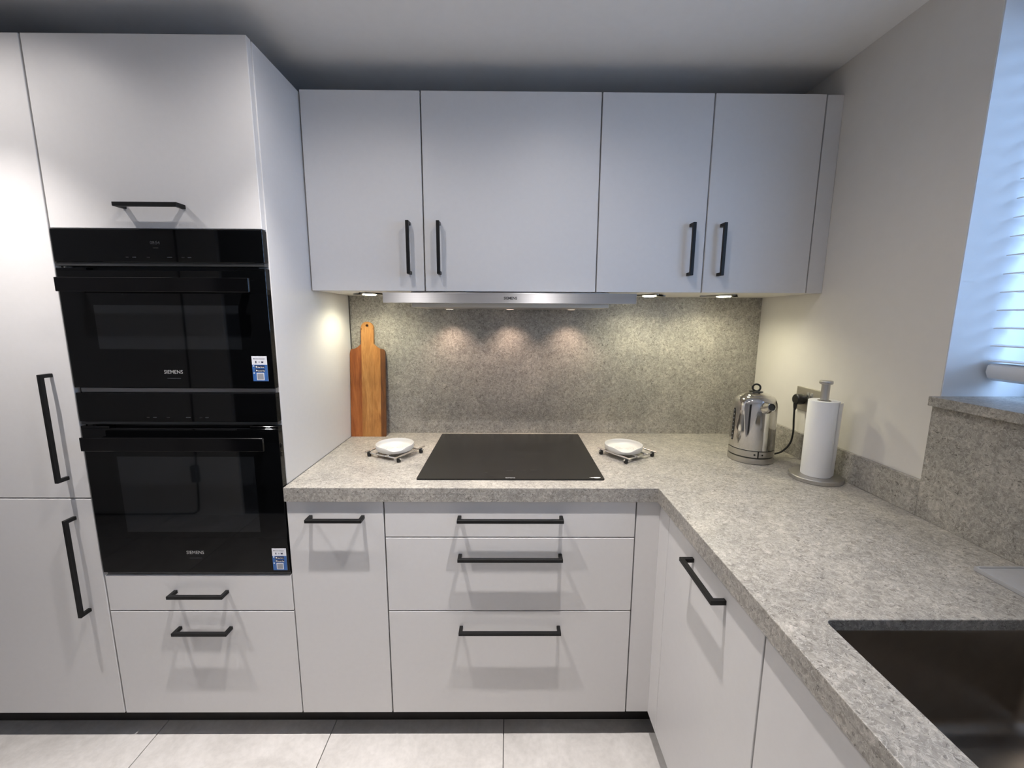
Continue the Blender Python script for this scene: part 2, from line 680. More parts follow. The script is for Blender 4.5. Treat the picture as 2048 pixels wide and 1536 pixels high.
sill = box('window_sill', (1.7745, FX0 + .002, YF + .06, -0.1885, 1.2125, 1.2365), 'stone', bev=.0012)
tag(sill, 'grey speckled stone window sill above the stone slab', 'window sill')
sl = box('splash_slab', (XU, XW - .0003, YF + .002, -0.186, ZW + .0003, 1.2122), 'stone', bev=.0006)
tag(sl, 'grey speckled stone wall slab below the window sill', 'backsplash')
up = box('upstand', (XU, XW - .0003, -0.1855, YW - .0003, ZW + .0003, 1.0067), 'stone', bev=.0008)
tag(up, 'low grey stone upstand along right wall behind the kettle', 'upstand')

blind = thing('venetian_blind', (1.925, (WY0 + WY1) / 2, WZ1 - .002), 'white horizontal slat venetian blind in the window recess', 'blind')
bw0, bw1 = -1.452, -0.198
bm = bmesh.new()
BX(bm, 1.898, 1.952, bw0, bw1, WZ1 - .05, WZ1 - .002, .003)
obj('head_rail', bm, 'blind_white', blind)
bm = bmesh.new()
n = 7
top, bot = [], []
for i in range(n):
    t = i / (n - 1) * 2 - 1
    top.append((t * .025, .0025 * (1 - t * t) + .0012))
    bot.append((t * .025, .0025 * (1 - t * t) - .0012))
prism(bm, [(x, z) for x, z in top] + [(x, z) for x, z in reversed(bot)], 'Y', bw0 - (WY0 + WY1) / 2, bw1 - (WY0 + WY1) / 2)
bmesh.ops.recalc_face_normals(bm, faces=bm.faces[:])
sme = bpy.data.meshes.new('slat')
bm.to_mesh(sme)
bm.free()
sme.materials.append(MAT['blind_white'])
zs = [1.329] + [1.3665 + .0437 * k for k in range(18)]
for z in zs:
    if z > WZ1 - .055:
        continue
    o = bpy.data.objects.new('slat', sme)
    o.location = Vector((1.925, (WY0 + WY1) / 2, z)) - Vector(blind.location)
    link(o, blind)
bm = bmesh.new()
prof = [(1.898, 1.318), (1.896, 1.300), (1.902, 1.287), (1.915, 1.280), (1.940, 1.280), (1.952, 1.290), (1.953, 1.314), (1.946, 1.322), (1.906, 1.322)]
A = [bm.verts.new((x, bw0, z)) for x, z in prof]
B = [bm.verts.new((x, bw1, z)) for x, z in prof]
bm.faces.new(A)
bm.faces.new(list(reversed(B)))
for i in range(len(prof)):
    j = (i + 1) % len(prof)
    bm.faces.new((A[j], A[i], B[i], B[j]))
bmesh.ops.bevel(bm, geom=[e for e in bm.edges if abs(e.verts[0].co.y - e.verts[1].co.y) < 1e-6], offset=.004, segments=2, affect='EDGES')
obj('bottom_rail', bm, 'blind_white', blind, True)
for yy in (-.42, -.82, -1.24):
    for xx in (1.897, 1.953):
        bm = bmesh.new()
        tube(bm, [(xx, yy, 1.30), (xx, yy, WZ1 - .04)], .0008, 6)
        obj('ladder_cord', bm, 'blind_white', blind)


# ------------------------------------------------------------------ handles
def handle(parent, axis, centre, length, normal='-Y', proj=0.035):
    """U-shaped bar handle; centre = middle of the bar on the door face"""
    bm = bmesh.new()
    h, t, lw = 0.0055, 0.011, 0.011
    L = length / 2
    b2 = bmesh.new()
    # local: bar along x, standing out along -y, thickness z
    outline = [(-L, 0.0), (-L, -proj), (L, -proj), (L, 0.0), (L - lw, 0.0), (L - lw, -proj + t), (-L + lw, -proj + t), (-L + lw, 0.0)]
    prism(b2, outline, 'Z', -h, h)
    bmesh.ops.recalc_face_normals(b2, faces=b2.faces[:])
    bmesh.ops.bevel(b2, geom=b2.edges[:], offset=.0009, segments=1, affect='EDGES')
    M = Matrix.Identity(4)
    if axis == 'z':
        M = Matrix.Rotation(PI / 2, 4, 'Y')
    if normal == '-X':
        M = Matrix.Rotation(-PI / 2, 4, 'Z')
    merge(bm, b2, Matrix.Translation(Vector(centre)) @ M)
    return obj('handle', bm, 'handle_black', parent)


def front(name, parent, dims, bev=.0012):
    return box(name, dims, 'front', parent, bev)


G = 0.0021
# ------------------------------------------------------------------ tall units
fr = thing('tall_cabinet', (-0.9, .3, 0.0995), 'tall off-white cabinet with two long vertical black handles, left of ovens', 'cabinet')
bm = bmesh.new()
BX(bm, -1.198, -.6005, .0215, YW - .01, .0995, ZT - .0005)
obj('body', bm, 'carcass_gap_shade', fr)
d = front('door', fr, (-1.197, -.5995 - G, 0, .0205, .8715, ZT))
handle(d, 'z', (-.6615, 0, 1.096), .330)
d = front('door', fr, (-1.197, -.5995 - G, 0, .0205, .1015, .8675))
handle(d, 'z', (-.6605, 0, .647), .328)

ov = thing('oven_housing_cabinet', (-.3, .3, 0.0995), 'tall off-white cabinet with flap door above and drawers below the ovens', 'cabinet')
bm = bmesh.new()
yb = YW - .01
BX(bm, -.5985, -.5835, .0215, yb, .0995, ZT - .0005)
BX(bm, -.0335, -.0185, .0215, yb, .0995, ZT - .0005)
BX(bm, -.5835, -.0335, yb - .012, yb, .0995, ZT - .0005)
for z0, z1 in ((.0995, .115), (.592, .607), (1.2035, 1.2165), (1.677, 1.69), (ZT - .016, ZT - .0005)):
    BX(bm, -.5835, -.0335, .0215, yb - .012, z0, z1)
obj('body', bm, 'carcass', ov)
bm = bmesh.new()
BX(bm, -.0183, -.0006, .0206, yb, ZW + .0005, ZT - .004, .0006)
BX(bm, -.0183, -.0026, .0215, yb, .0995, ZW)
obj('side_panel', bm, 'front', ov)
d = front('flap_door', ov, (-.5965, -.0035, 0, .0205, 1.6735, ZT))
handle(d, 'x', (-.2975, 0, 1.731), .175)
d = front('drawer', ov, (-.5965, -.0025, 0, .0205, .4855, .6095))
handle(d, 'x', (-.2935, 0, .553), .176)
d = front('drawer', ov, (-.5965, -.0025, 0, .0205, .1015, .4815))
handle(d, 'x', (-.2935, 0, .423), .176)


# ------------------------------------------------------------------ ovens
def oven(name, label, zt, zc, zt0, zd1, zd0, zstrip, hz, win, logo, lz, stick, micro):
    e = thing(name, (-.3, .25, zstrip[0] if zstrip else zd0), label, 'oven', 'black built-in ovens')
    X0, X1 = -.5955, -.0025
    box('chassis', (-.575, -.042, .024, .55, zd0 + .012, zt - .01), 'oven_body', e)
    box('control_panel', (X0, X1, -.003, .0195, zc, zt), 'black_glass', e, .001)
    box('trim_strip', (X0 + .001, X1 - .001, .000, .019, zt0, zc - .0003), 'oven_trim', e, .0006)
    # door with a finger recess along its top edge
    bm = bmesh.new()
    BX(bm, X0, X1, -.003, .0195, zd0, zd1 - .007, .001)
    BX(bm, X0, X0 + .085, -.003, .0195, zd1 - .0072, zd1, .0006)
    BX(bm, X1 - .085, X1, -.003, .0195, zd1 - .0072, zd1, .0006)
    dr = obj('oven_door', bm, 'black_glass', e)
    box('window', (win[0], win[1], -.0033, -.0029, win[2], win[3]), 'oven_window', dr)
    bm = bmesh.new()
    BX(bm, -.5605, -.0265, -.0475, -.0395, hz[0], hz[1], .0012)
    for xx in (-.545, -.065):
        BX(bm, xx, xx + .018, -.0397, -.0028, (hz[0] + hz[1]) / 2 - .008, (hz[0] + hz[1]) / 2 + .008, .001)
    obj('handle', bm, 'handle_oven', dr)
    text('logo', 'SIEMENS', .0150, (-.297, -.0032, lz), 'logo_grey', dr, bold=.00005, squeeze=1.0)
    box('model_mark', (-.317, -.277, -.0033, -.0031, lz - .0195, lz - .0175), 'logo_dim', dr)
    if zstrip:
        box('base_trim', (X0 + .012, X1 - .001, .004, .019, zstrip[0], zstrip[1]), 'oven_trim_light', e, .0005)
    else:
        box('base_trim', (X0 + .006, X1 - .001, .003, .019, zd0 - .0085, zd0 - .0005), 'oven_trim', e, .0005)
    # control panel marks
    cx = -.297
    if micro:
        text('clock', '08:54', .0125, (-.306, -.0032, zt - .037), 'logo_dim', e, bold=.0002)
        box('clock_caption', (-.313, -.298, -.0033, -.0031, zt - .052, zt - .0495), 'logo_dark', e)
    for k, (dx, sz) in enumerate(((-.092, .004), (-.072, .005), (-.032, .0045), (.028, .007), (.066, .004), (.084, .005))):
        box('touch_icon', (cx + dx - sz, cx + dx + sz, -.0033, -.0031, zc + .012, zc + .0145), 'logo_dim' if k % 2 else 'logo_dark', e)
    # app sticker
    sx, sz1 = stick
    sw, sh = .0445, .0745
    st = box('sticker', (sx, sx + sw, -.0034, -.0030, sz1 - sh, sz1), 'sticker_white', dr)
    st['label'] = 'small white and blue app sticker'
    box('blue_panel', (sx, sx + sw, -.0036, -.0034, sz1 - sh, sz1 - .0255), 'sticker_blue', st)
    text('heading', 'Home Connect', .0048, (sx + .0235, -.0036, sz1 - .0075), 'sticker_grey', st, bold=.0001)
    bm = bmesh.new()
    lathe(bm, [(.0022, 0), (.0022, .0002)], 16)
    bmesh.ops.rotate(bm, verts=bm.verts[:], cent=(0, 0, 0), matrix=Matrix.Rotation(PI / 2, 3, 'X'))
    bmesh.ops.translate(bm, verts=bm.verts[:], vec=(sx + .0065, -.0034, sz1 - .0075))
    obj('badge_dot', bm, 'sticker_grey', st)
    box('phone_icon', (sx + .0105, sx + .0135, -.0036, -.0034, sz1 - .0205, sz1 - .0145), 'sticker_navy', st)
    bm = bmesh.new()
    q = (sx + .0215, sz1 - .0175)
    prism(bm, [(q[0] - .0025, q[1]), (q[0], q[1] - .0025), (q[0] + .0025, q[1]), (q[0], q[1] + .0025)], 'Y', -.0036, -.0034)
    obj('link_icon', bm, 'sticker_grey', st)
    bm = bmesh.new()
    q = (sx + .0305, sz1 - .0175)
    prism(bm, [(q[0] - .003, q[1] - .0025), (q[0] + .003, q[1] - .0025), (q[0] + .003, q[1] + .003), (q[0], q[1] + .001), (q[0] - .003, q[1] + .003)], 'Y', -.0036, -.0034)
    obj('appliance_icon', bm, 'sticker_navy', st)
    for zz, s in ((.0275, 'App Store'), (.0385, 'Google Play')):
        box('badge', (sx + .0085, sx + .0365, -.0038, -.0036, sz1 - zz - .0085, sz1 - zz), 'sticker_navy', st, 0)
        text('badge_text', s, .0046, (sx + .0255, -.0038, sz1 - zz - .0052), 'logo_white', st, bold=.0001)
        bm = bmesh.new()
        q = (sx + .0125, sz1 - zz - .0042)
        if s[0] == 'A':
            prism(bm, [(q[0] + .0024 * math.cos(a * PI / 6), q[1] + .0024 * math.sin(a * PI / 6)) for a in range(12)], 'Y', -.0040, -.0038)
        else:
            prism(bm, [(q[0] - .002, q[1] - .0026), (q[0] + .0028, q[1]), (q[0] - .002, q[1] + .0026)], 'Y', -.0040, -.0038)
        obj('badge_icon', bm, 'logo_white', st)
    for zz in (.0275, .0485):
        box('step_mark', (sx + .0025, sx + .0062, -.0038, -.0036, sz1 - zz - .0032, sz1 - zz), 'logo_white', st)
    box('code_patch', (sx + .0115, sx + .0335, -.0038, -.0036, sz1 - .0715, sz1 - .0495), 'sticker_white', st)
    box('code_patch_inner', (sx + .0135, sx + .0315, -.0040, -.0038, sz1 - .0695, sz1 - .0515), 'sticker_grey', st)
    return e


oven('compact_oven', 'black glass compact oven with flat handle, upper of the two', 1.6715, 1.5815, 1.5705, 1.5655, 1.2190, (1.2045, 1.2175),
     (1.4965, 1.5355), (-.504, -.088, 1.334, 1.461), 'SIEMENS', 1.2665, (-.0635, 1.3150), True)
oven('oven', 'taller black glass oven with flat handle, lower of the two', 1.2035, 1.1155, 1.1065, 1.1015, .6215, None,
     (1.0365, 1.0775), (-.500, -.084, .760, 1.006), 'SIEMENS', .690, (-.0545, .7045), False)

# ------------------------------------------------------------------ wall units
XE = [0.0, .3997, 1.0001, 1.374, 1.7457]


def wall_unit(name, x0, x1, label, doors):
    e = thing(name, ((x0 + x1) / 2, .45, ZUB), label, 'cabinet', 'wall cabinets over the worktop')
    bm = bmesh.new()
    BX(bm, x0 + .0004, x1 - .0004, YU + .0225, YW + .0115, ZUB + .0008, ZT - .0008)
    b = obj('body', bm, 'underside', e)
    for (a, c, hx) in doors:
        d = front('door', e, (a + .0022, c - .0022, YU, YU + .0205, ZUB, ZT))
        if hx:
            handle(d, 'z', (hx, YU, 1.665), .175)
    return e


wall_unit('wall_cabinet', XE[0] + .002, XE[1], 'narrow off-white wall cabinet next to the tall oven housing', [(XE[0] + .002, XE[1], .3505)])
wall_unit('wall_cabinet', XE[1], XE[2], 'widest single-door off-white wall cabinet above the cooker hood', [(XE[1], XE[2], .4535)])
wall_unit('wall_cabinet', XE[2], XE[4], 'two-door off-white wall cabinet nearest the right wall', [(XE[2], XE[3], 1.321), (XE[3], XE[4], 1.4265)])
fp = box('filler_panel', (XE[4] + .0022, XW - .0004, YU + .0015, YU + .0205, ZUB, ZT - .001), 'front', bev=.0008)
tag(fp, 'slim off-white filler strip between wall cabinet and right wall', 'panel')
box('return', (XE[4] + .0022, XW - .0004, YU + .021, YW + .0115, ZUB + .0008, ZUB + .018), 'underside', fp)

# ------------------------------------------------------------------ cooker hood
hd = thing('cooker_hood', (.698, .40, 1.462), 'slim brushed steel cooker hood under the widest wall cabinet', 'cooker hood')
bm = bmesh.new()
BX(bm, .2545, 1.1415, .252, .285, 1.4800, 1.5158, .0012)
st = obj('front_strip', bm, 'hood_steel', hd)
text('logo', 'SIEMENS', .0125, (.6995, .2518, 1.4975), 'logo_dark', st, bold=.0003)
bm = bmesh.new()
BX(bm, .346, 1.052, .2852, .575, 1.4660, 1.5205, .001)
obj('housing', bm, 'socket_steel', hd)
box('grease_filter', (.40, 1.00, .33, .45, 1.4648, 1.4659), 'oven_trim_light', hd)
for xx in (.447, .699, .955):
    bm = bmesh.new()
    lathe(bm, [(.028, 0), (.030, .0012), (.0, .0012)], 32, (xx, .540, 1.4646))
    rg = obj('lamp_ring', bm, 'chrome', hd, True)
    bm = bmesh.new()
    lathe(bm, [(.0, 0), (.015, .0), (.015, .0004)], 32, (xx, .540, 1.4643))
    obj('lens', bm, 'lens_hood', rg)
    spot('hood_lamp', (xx, .540, 1.459), P_HOOD, C_HOOD, 112, .8, .018, hd)

# ------------------------------------------------------------------ under-cabinet lamps
for (xx, yy, lab) in ((.150, .435, 'small triangular under-cabinet lamp beside the chopping board'),
                      (1.245, .435, 'small triangular under-cabinet lamp just right of the hood'),
                      (1.54, .44, 'small triangular under-cabinet lamp nearest the right wall')):
    e = thing('cabinet_lamp', (xx, yy, ZUB), lab, 'lamp', 'triangular lamps under the wall cabinets')
    bm = bmesh.new()
    tri = []
    for cxx, cyy in ((-.075, .045), (.075, .045), (0, -.085)):
        for k in range(5):
            base = math.atan2(cyy, cxx)
            a = base + (k - 2) * .5
            tri.append((xx + cxx * .86 + .012 * math.cos(a), yy + cyy * .86 + .012 * math.sin(a)))
    prism(bm, tri, 'Z', ZUB - .0035, ZUB + .0006)
    hs = obj('housing', bm, 'lamp_metal', e)
    bm = bmesh.new()
    lathe(bm, [(0, 0), (.024, 0), (.026, .0015), (.026, .003)], 32, (xx, yy, ZUB - .0062))
    obj('lens', bm, 'lens_under', e, True)
    spot('lamp_light', (xx, yy, ZUB - .009), P_UNDER, C_UNDER, 157, .7, .013, e)


# ------------------------------------------------------------------ base units
def base_unit(name, x0, x1, label, group='base units of the back run'):
    e = thing(name, ((x0 + x1) / 2, .3, .0995), label, 'cabinet', group)
    bm = bmesh.new()
    BX(bm, x0 + .0004, x1 - .0004, .0215, YW - .01, .0995, ZW - .0212)
    obj('body', bm, 'carcass_gap_shade', e)
    return e


XB1, XB2 = .3044, 1.0985
e = base_unit('base_cabinet', .0, XB1, 'narrow off-white base cabinet with one short handle beside the ovens')
d = front('door', e, (.0015, XB1 - G, 0, .0205, .1015, .8615))
handle(d, 'x', (.157, 0, .8105), .174)
e = base_unit('drawer_cabinet', XB1, XB2, 'wide off-white three-drawer base cabinet under the hob')
for z0, z1, hz in ((.7425, .8615, .810), (.4850, .7390, .680), (.1015, .4815, .4245)):
    d = front('drawer', e, (XB1 + G, XB2 - G, 0, .0205, z0, z1))
    handle(d, 'x', (.7015, 0, hz), .330)
cf = thing('corner_filler', (XR, .0, .0995), 'off-white L-shaped corner filler where the two base runs meet', 'panel')
front('filler_board', cf, (XB2 + G, XR + .019, .0015, .0205, .1005, .8625))
front('filler_board', cf, (XR, XR + .019, -.0738, .0012, .1005, .8625))


def right_unit(name, y1, y0, label, hnd, sink=False):
    e = thing(name, (1.45, (y0 + y1) / 2, .0995), label, 'cabinet', 'base units of the right run')
    bm = bmesh.new()
    xa, xb = XR + .0215, XW - .004
    if sink:
        BX(bm, xa, xb, y0, y0 + .016, .0995, ZW - .0212)
        BX(bm, xa, xb, y1 - .016, y1, .0995, ZW - .0212)
        BX(bm, xb - .012, xb, y0 + .016, y1 - .016, .0995, ZW - .0212)
        BX(bm, xa, xb - .012, y0 + .016, y1 - .016, .0995, .115)
    else:
        BX(bm, xa, xb, y0, y1, .0995, ZW - .0212)
    obj('body', bm, 'carcass_gap_shade', e)
    d = front('door', e, (XR, XR + .0205, y0 + G, y1 - G, .1015, .8615))
    if hnd:
        handle(d, 'x', (XR, hnd, .8145), .174, '-X')
    return e


right_unit('base_cabinet', -.0748, -.5487, 'off-white right-run base cabinet with a short black handle', -.326)
right_unit('sink_cabinet', -.5491, -1.15, 'plain off-white base cabinet under the sink', -1.05, True)
right_unit('base_cabinet', -1.1504, YF + .004, 'off-white base cabinet at the near end of the right run', None)

# ------------------------------------------------------------------ worktop with sink cut-out
xs = [0.0006, 1.1605, 1.2506, 1.640, XW - .0004]
ys = [YF + .002, -1.035, -.585, -.0092, YW + .0120]
bm = bmesh.new()
V = {}


def vv(i, j, z):
    k = (i, j, z)
    if k not in V:
        V[k] = bm.verts.new((xs[i], ys[j], z))
    return V[k]


inc = set()
for i in range(4):
    for j in range(4):
        if i == 0 and j < 3:
            continue
        if i == 2 and j == 1:
            continue
        inc.add((i, j))
ztp, zbt = ZW, ZW - .0205
topedges = []
for (i, j) in inc:
    bm.faces.new((vv(i, j, ztp), vv(i + 1, j, ztp), vv(i + 1, j + 1, ztp), vv(i, j + 1, ztp)))
    bm.faces.new((vv(i, j, zbt), vv(i, j + 1, zbt), vv(i + 1, j + 1, zbt), vv(i + 1, j, zbt)))
    for (di, dj, a, b) in ((-1, 0, (i, j + 1), (i, j)), (1, 0, (i + 1, j), (i + 1, j + 1)), (0, -1, (i, j), (i + 1, j)), (0, 1, (i + 1, j + 1), (i, j + 1))):
        if (i + di, j + dj) not in inc:
            bm.faces.new((vv(*a, zbt), vv(*b, zbt), vv(*b, ztp), vv(*a, ztp)))
bmesh.ops.recalc_face_normals(bm, faces=bm.faces[:])
bm.edges.ensure_lookup_table()
hc = [e for e in bm.edges if abs(e.verts[0].co.z - e.verts[1].co.z) > .01 and xs[1] < e.verts[0].co.x < xs[4] - .01 and ys[0] < e.verts[0].co.y < ys[3]
      and abs(e.verts[0].co.x - xs[1]) > .01]
bmesh.ops.bevel(bm, geom=hc, offset=.012, segments=4, profile=0.5, affect='EDGES')
te = []
for e in bm.edges:
    if len(e.link_faces) == 2 and all(abs(v.co.z - ztp) < 1e-6 for v in e.verts):
        nz = sorted(abs(fc.normal.z) for fc in e.link_faces)
        if nz[0] < .1 and nz[1] > .9:
            te.append(e)
bmesh.ops.bevel(bm, geom=te, offset=.0016, segments=2, profile=0.5, affect='EDGES')
# mitred front aprons
BX(bm, 0.0006, 1.1605 + .0195, -.0092, .0105, .8642, zbt + .0004)
BX(bm, 1.1605, 1.1605 + .0195, YF + .002, -.0092, .8642, zbt + .0004)
wt = obj('worktop', bm, 'stone', origin=(.6, .3, .8642))
tag(wt, 'L-shaped grey speckled stone worktop with thick front edge', 'worktop')

bs = box('backsplash', (0.0006, XW - .0005, YW, YW + .0120, ZW + .0003, ZUB + .0006), 'stone')
tag(bs, 'tall grey speckled stone backsplash behind the hob', 'backsplash')


# sink bowl
def rrect(x0, x1, y0, y1, r, z, n=5):
    out = []
    for cx, cy, a0 in ((x1 - r, y1 - r, 0), (x0 + r, y1 - r, PI / 2), (x0 + r, y0 + r, PI), (x1 - r, y0 + r, 1.5 * PI)):
        for k in range(n + 1):
            a = a0 + PI / 2 * k / n
            out.append((cx + r * math.cos(a), cy + r * math.sin(a), z))
    return out


sk = thing('sink', (1.445, -.81, .69), 'dark stainless steel undermount sink set in the right worktop', 'sink')
bm = bmesh.new()
sx0, sx1, sy0, sy1 = 1.2490, 1.6416, -1.0366, -.5834
loops = [rrect(sx0 - .012, sx1 + .012, sy0 - .012, sy1 + .012, .024, zbt - .0004),
         rrect(sx0, sx1, sy0, sy1, .014, zbt - .0004), rrect(sx0 + .001, sx1 - .001, sy0 + .001, sy1 - .001, .016, zbt - .004)]
for k in range(7):
    a = PI / 2 * k / 6
    rr = .022
    off = .004 + rr * (1 - math.cos(a))
    loops.append(rrect(sx0 + off, sx1 - off, sy0 + off, sy1 - off, .020 + rr * 0.2, .695 + rr - rr * math.sin(a)))
R = [[bm.verts.new(p) for p in l] for l in loops]
for a, b in zip(R, R[1:]):
    for i in range(len(a)):
        j = (i + 1) % len(a)
        bm.faces.new((a[i], a[j], b[j], b[i]))
bm.faces.new(R[-1])
so = obj('bowl', bm, 'sink_steel', sk, True)
md = so.modifiers.new('thickness', 'SOLIDIFY')
md.thickness = .0012
md.offset = 1
bm = bmesh.new()
lathe(bm, [(.0, .0025), (.030, .0025), (.042, .003), (.045, .001), (.045, .0)], 32, (1.445, -.81, .6953))
obj('drain', bm, 'chrome', sk, True)

tr = thing('drying_tray', (1.729, -.60, ZW), 'flat pale grey tray on the worktop by the stone wall slab', 'tray')
bm = bmesh.new()
BX(bm, 1.6735, 1.7850, -.80, -.4375, ZW, ZW + .008, .0015, 2)
obj('base', bm, 'tray_grey', tr)
bm = bmesh.new()
for (p, q, s, t) in ((1.6735, 1.679, -.80, -.4375), (1.7795, 1.785, -.80, -.4375), (1.679, 1.7795, -.443, -.4375), (1.679, 1.7795, -.80, -.7945)):
    BX(bm, p, q, s, t, ZW + .0075, ZW + .0095, .0006)
obj('rim', bm, 'tray_grey', tr)

# ------------------------------------------------------------------ hob
hb = thing('induction_hob', (.702, .322, ZW), 'black glass induction hob set on the stone worktop', 'hob')
bm = bmesh.new()
HX0, HX1, HY0, HY1 = .3962, 1.0081, .0541, .5911
lo = rrect(HX0, HX1, HY0, HY1, .006, ZW + .0002, 3)
b2 = bmesh.new()
prism(b2, [(p[0], p[1]) for p in lo], 'Z', ZW + .0002, ZW + .0052)
bmesh.ops.recalc_face_normals(b2, faces=b2.faces[:])
te = [e for e in b2.edges if all(v.co.z > ZW + .005 for v in e.verts)]
bmesh.ops.bevel(b2, geom=te, offset=.001, segments=2, affect='EDGES')
merge(bm, b2)
g = obj('glass', bm, 'hob_glass', hb)
zh = ZW + .0053
text('logo', 'SIEMENS', .0085, (.701, .0625, zh), 'logo_grey', g, flat=True, bold=.0001)
bm = bmesh.new()
prism(bm, [(.984 + .0125 * math.cos(2 * PI * k / 20), .0655 + .0042 * math.sin(2 * PI * k / 20)) for k in range(20)], 'Z', zh - .0001, zh + .0002)
obj('badge', bm, 'logo_white', g)
bm = bmesh.new()
prism(bm, [(.9595, .0655), (.971, .0632), (.971, .0678)], 'Z', zh - .0001, zh + .0002)
obj('badge_tip', bm, 'logo_white', g)
for (mx, my, ml) in ((.700, .130, .022), (.745, .132, .018), (.785, .133, .03), (.62, .108, .010), (.61, .094, .012), (.64, .082, .014)):
    box('touch_mark', (mx - ml / 2, mx + ml / 2, my - .0012, my + .0012, zh - .0001, zh + .0001), 'logo_dark', g)


# ------------------------------------------------------------------ chopping board
cb = thing('chopping_board', (.077, .563, ZW), 'long striped wooden chopping board with handle leaning on the backsplash', 'chopping board')
Lb = .5035
BW = .1525
hw0, hw1 = .0485, .1030     # handle
outl = [(0, 0), (BW, 0)]


def arc(cx, cy, r, a0, a1, n):
    return [(cx + r * math.cos(a0 + (a1 - a0) * k / n), cy + r * math.sin(a0 + (a1 - a0) * k / n)) for k in range(n + 1)]


hc = (hw0 + hw1) / 2
hr = (hw1 - hw0) / 2


def top_at(x):
    """upper outline height at x"""
    if x < .012:
        return .366 + .020 * math.sqrt(max(0, 1 - ((.012 - x) / .012) ** 2))
    if x < hw0:
        t = (x - .012) / (hw0 - .012)
        return .386 + .022 * t * t
    if x <= hw1:
        d = (x - hc) / hr
        return Lb - hr + hr * math.sqrt(max(0, 1 - d * d))
    if x <= BW - .012:
        t = (BW - .012 - x) / (BW - .012 - hw1)
        return .386 + .022 * t * t
    return .366 + .020 * math.sqrt(max(0, 1 - ((x - BW + .012) / .012) ** 2))


lean = math.atan2(YW - .0015 - .572, Lb - .0)
Mb = Matrix.Translation((.0016, .5575, ZW)) @ Matrix.Rotation(-lean, 4, 'X')
th = .0148
zlift = th * math.sin(lean)
hole = [(hc, Lb - .0165)]
strips = [(0, .0500, 'wood_red'), (.0500, hw1 - .0003, 'wood_tan'), (hw1 - .0003, .1320, 'wood_tan2'), (.1320, BW, 'wood_dark')]
for (xa, xb, mt) in strips:
    b2 = bmesh.new()
    cut = [hw0 - 1e-5, hw0 + 1e-5, hw1 - 1e-5, hw1 + 1e-5]
    xsx = sorted(set([xa, xb] + [xa + (xb - xa) * k / 22 for k in range(23)] + [c for c in cut if xa < c < xb]))
    if mt == 'wood_tan':
        # handle strip: built as a ring round the hanging hole
        hx, hz, hrr = hc, Lb - .0165, .0062
        n = 28
        poly = [(xa, 0), (xb, 0)] + [(x, top_at(x)) for x in reversed(xsx)]
        # split at hole level into lower polygon and a handle-end ring
        zc = hz - .016
        low = [(xa, 0), (xb, 0), (xb, top_at(hw1 + .001) if xb > hw1 else zc), ]
        lowp = [(xa, 0), (xb, 0), (xb, zc), (xa, zc)]
        lowp = [(xa, 0), (xb, 0), (xb, zc), (hw0, zc) if xa < hw0 else (xa, zc)]
        if xa < hw0:
            lowp += [(hw0, top_at(hw0 - 1e-4)), (xa, top_at(xa))]
        prism(b2, lowp, 'Y', 0, th)
        rim = []
        for k in range(n):
            a = 2 * PI * k / n
            dx, dz = math.cos(a), math.sin(a)
            # ray to the handle outline (rounded top, flat bottom at zc)
            t = 1.0
            for s in range(400):
                t = s * .0002
                x, z = hx + dx * t, hz + dz * t
                lo_x = xa if xa > hw0 else hw0
                if x < lo_x or x > xb or z < zc or z > top_at(min(max(x, hw0), hw1)):
                    break
            rim.append((hx + dx * t, max(zc, hz + dz * t)))
        inn = [(hx + hrr * math.cos(2 * PI * k / n), hz + hrr * math.sin(2 * PI * k / n)) for k in range(n)]
        Fo = [b2.verts.new((p[0], 0, p[1])) for p in rim]
        Fi = [b2.verts.new((p[0], 0, p[1])) for p in inn]
        Bo = [b2.verts.new((p[0], th, p[1])) for p in rim]
        Bi = [b2.verts.new((p[0], th, p[1])) for p in inn]
        for k in range(n):
            j = (k + 1) % n
            b2.faces.new((Fo[k], Fo[j], Fi[j], Fi[k]))
            b2.faces.new((Bo[j], Bo[k], Bi[k], Bi[j]))
            b2.faces.new((Fo[j], Fo[k], Bo[k], Bo[j]))
            b2.faces.new((Fi[k], Fi[j], Bi[j], Bi[k]))
    else:
        poly = [(xa, 0), (xb, 0)] + [(x, top_at(x)) for x in reversed(xsx)]
        prism(b2, poly, 'Y', 0, th)
    bm = bmesh.new()
    merge(bm, b2, Mb)
    obj('strip', bm, mt, cb)


# ------------------------------------------------------------------ trivets and spoon rests
def trivet(centre, ang, label):
    e = thing('trivet', (*centre, ZW), label, 'trivet', 'steel rod trivets beside the hob')
    c, s = math.cos(ang), math.sin(ang)
    def P(u, v, z):
        return (centre[0] + u * c - v * s, centre[1] + u * s + v * c, ZW + z)
    H = .083
    for v in (-.073, -.026, .026, .073):
        bm = bmesh.new()
        hl = H if abs(v) > .05 else H * .93
        tube(bm, [P(-hl, v, .0205), P(hl, v, .0205)], .0032, 10)
        obj('top_rod', bm, 'chrome', e, True)
    for u in (-.062, .062):
        bm = bmesh.new()
        tube(bm, [P(u, -H, .0135), P(u, H, .0135)], .0032, 10)
        obj('cross_rod', bm, 'chrome', e, True)
        for v in (-.073, .073):
            bm = bmesh.new()
            x, y, _ = P(u, v, 0)
            lathe(bm, [(.005, 0), (.0072, .002), (.0078, .009), (.0072, .0155), (.0045, .018)], 16, (x, y, ZW))
            obj('foot', bm, 'rubber', e, True)
    return e


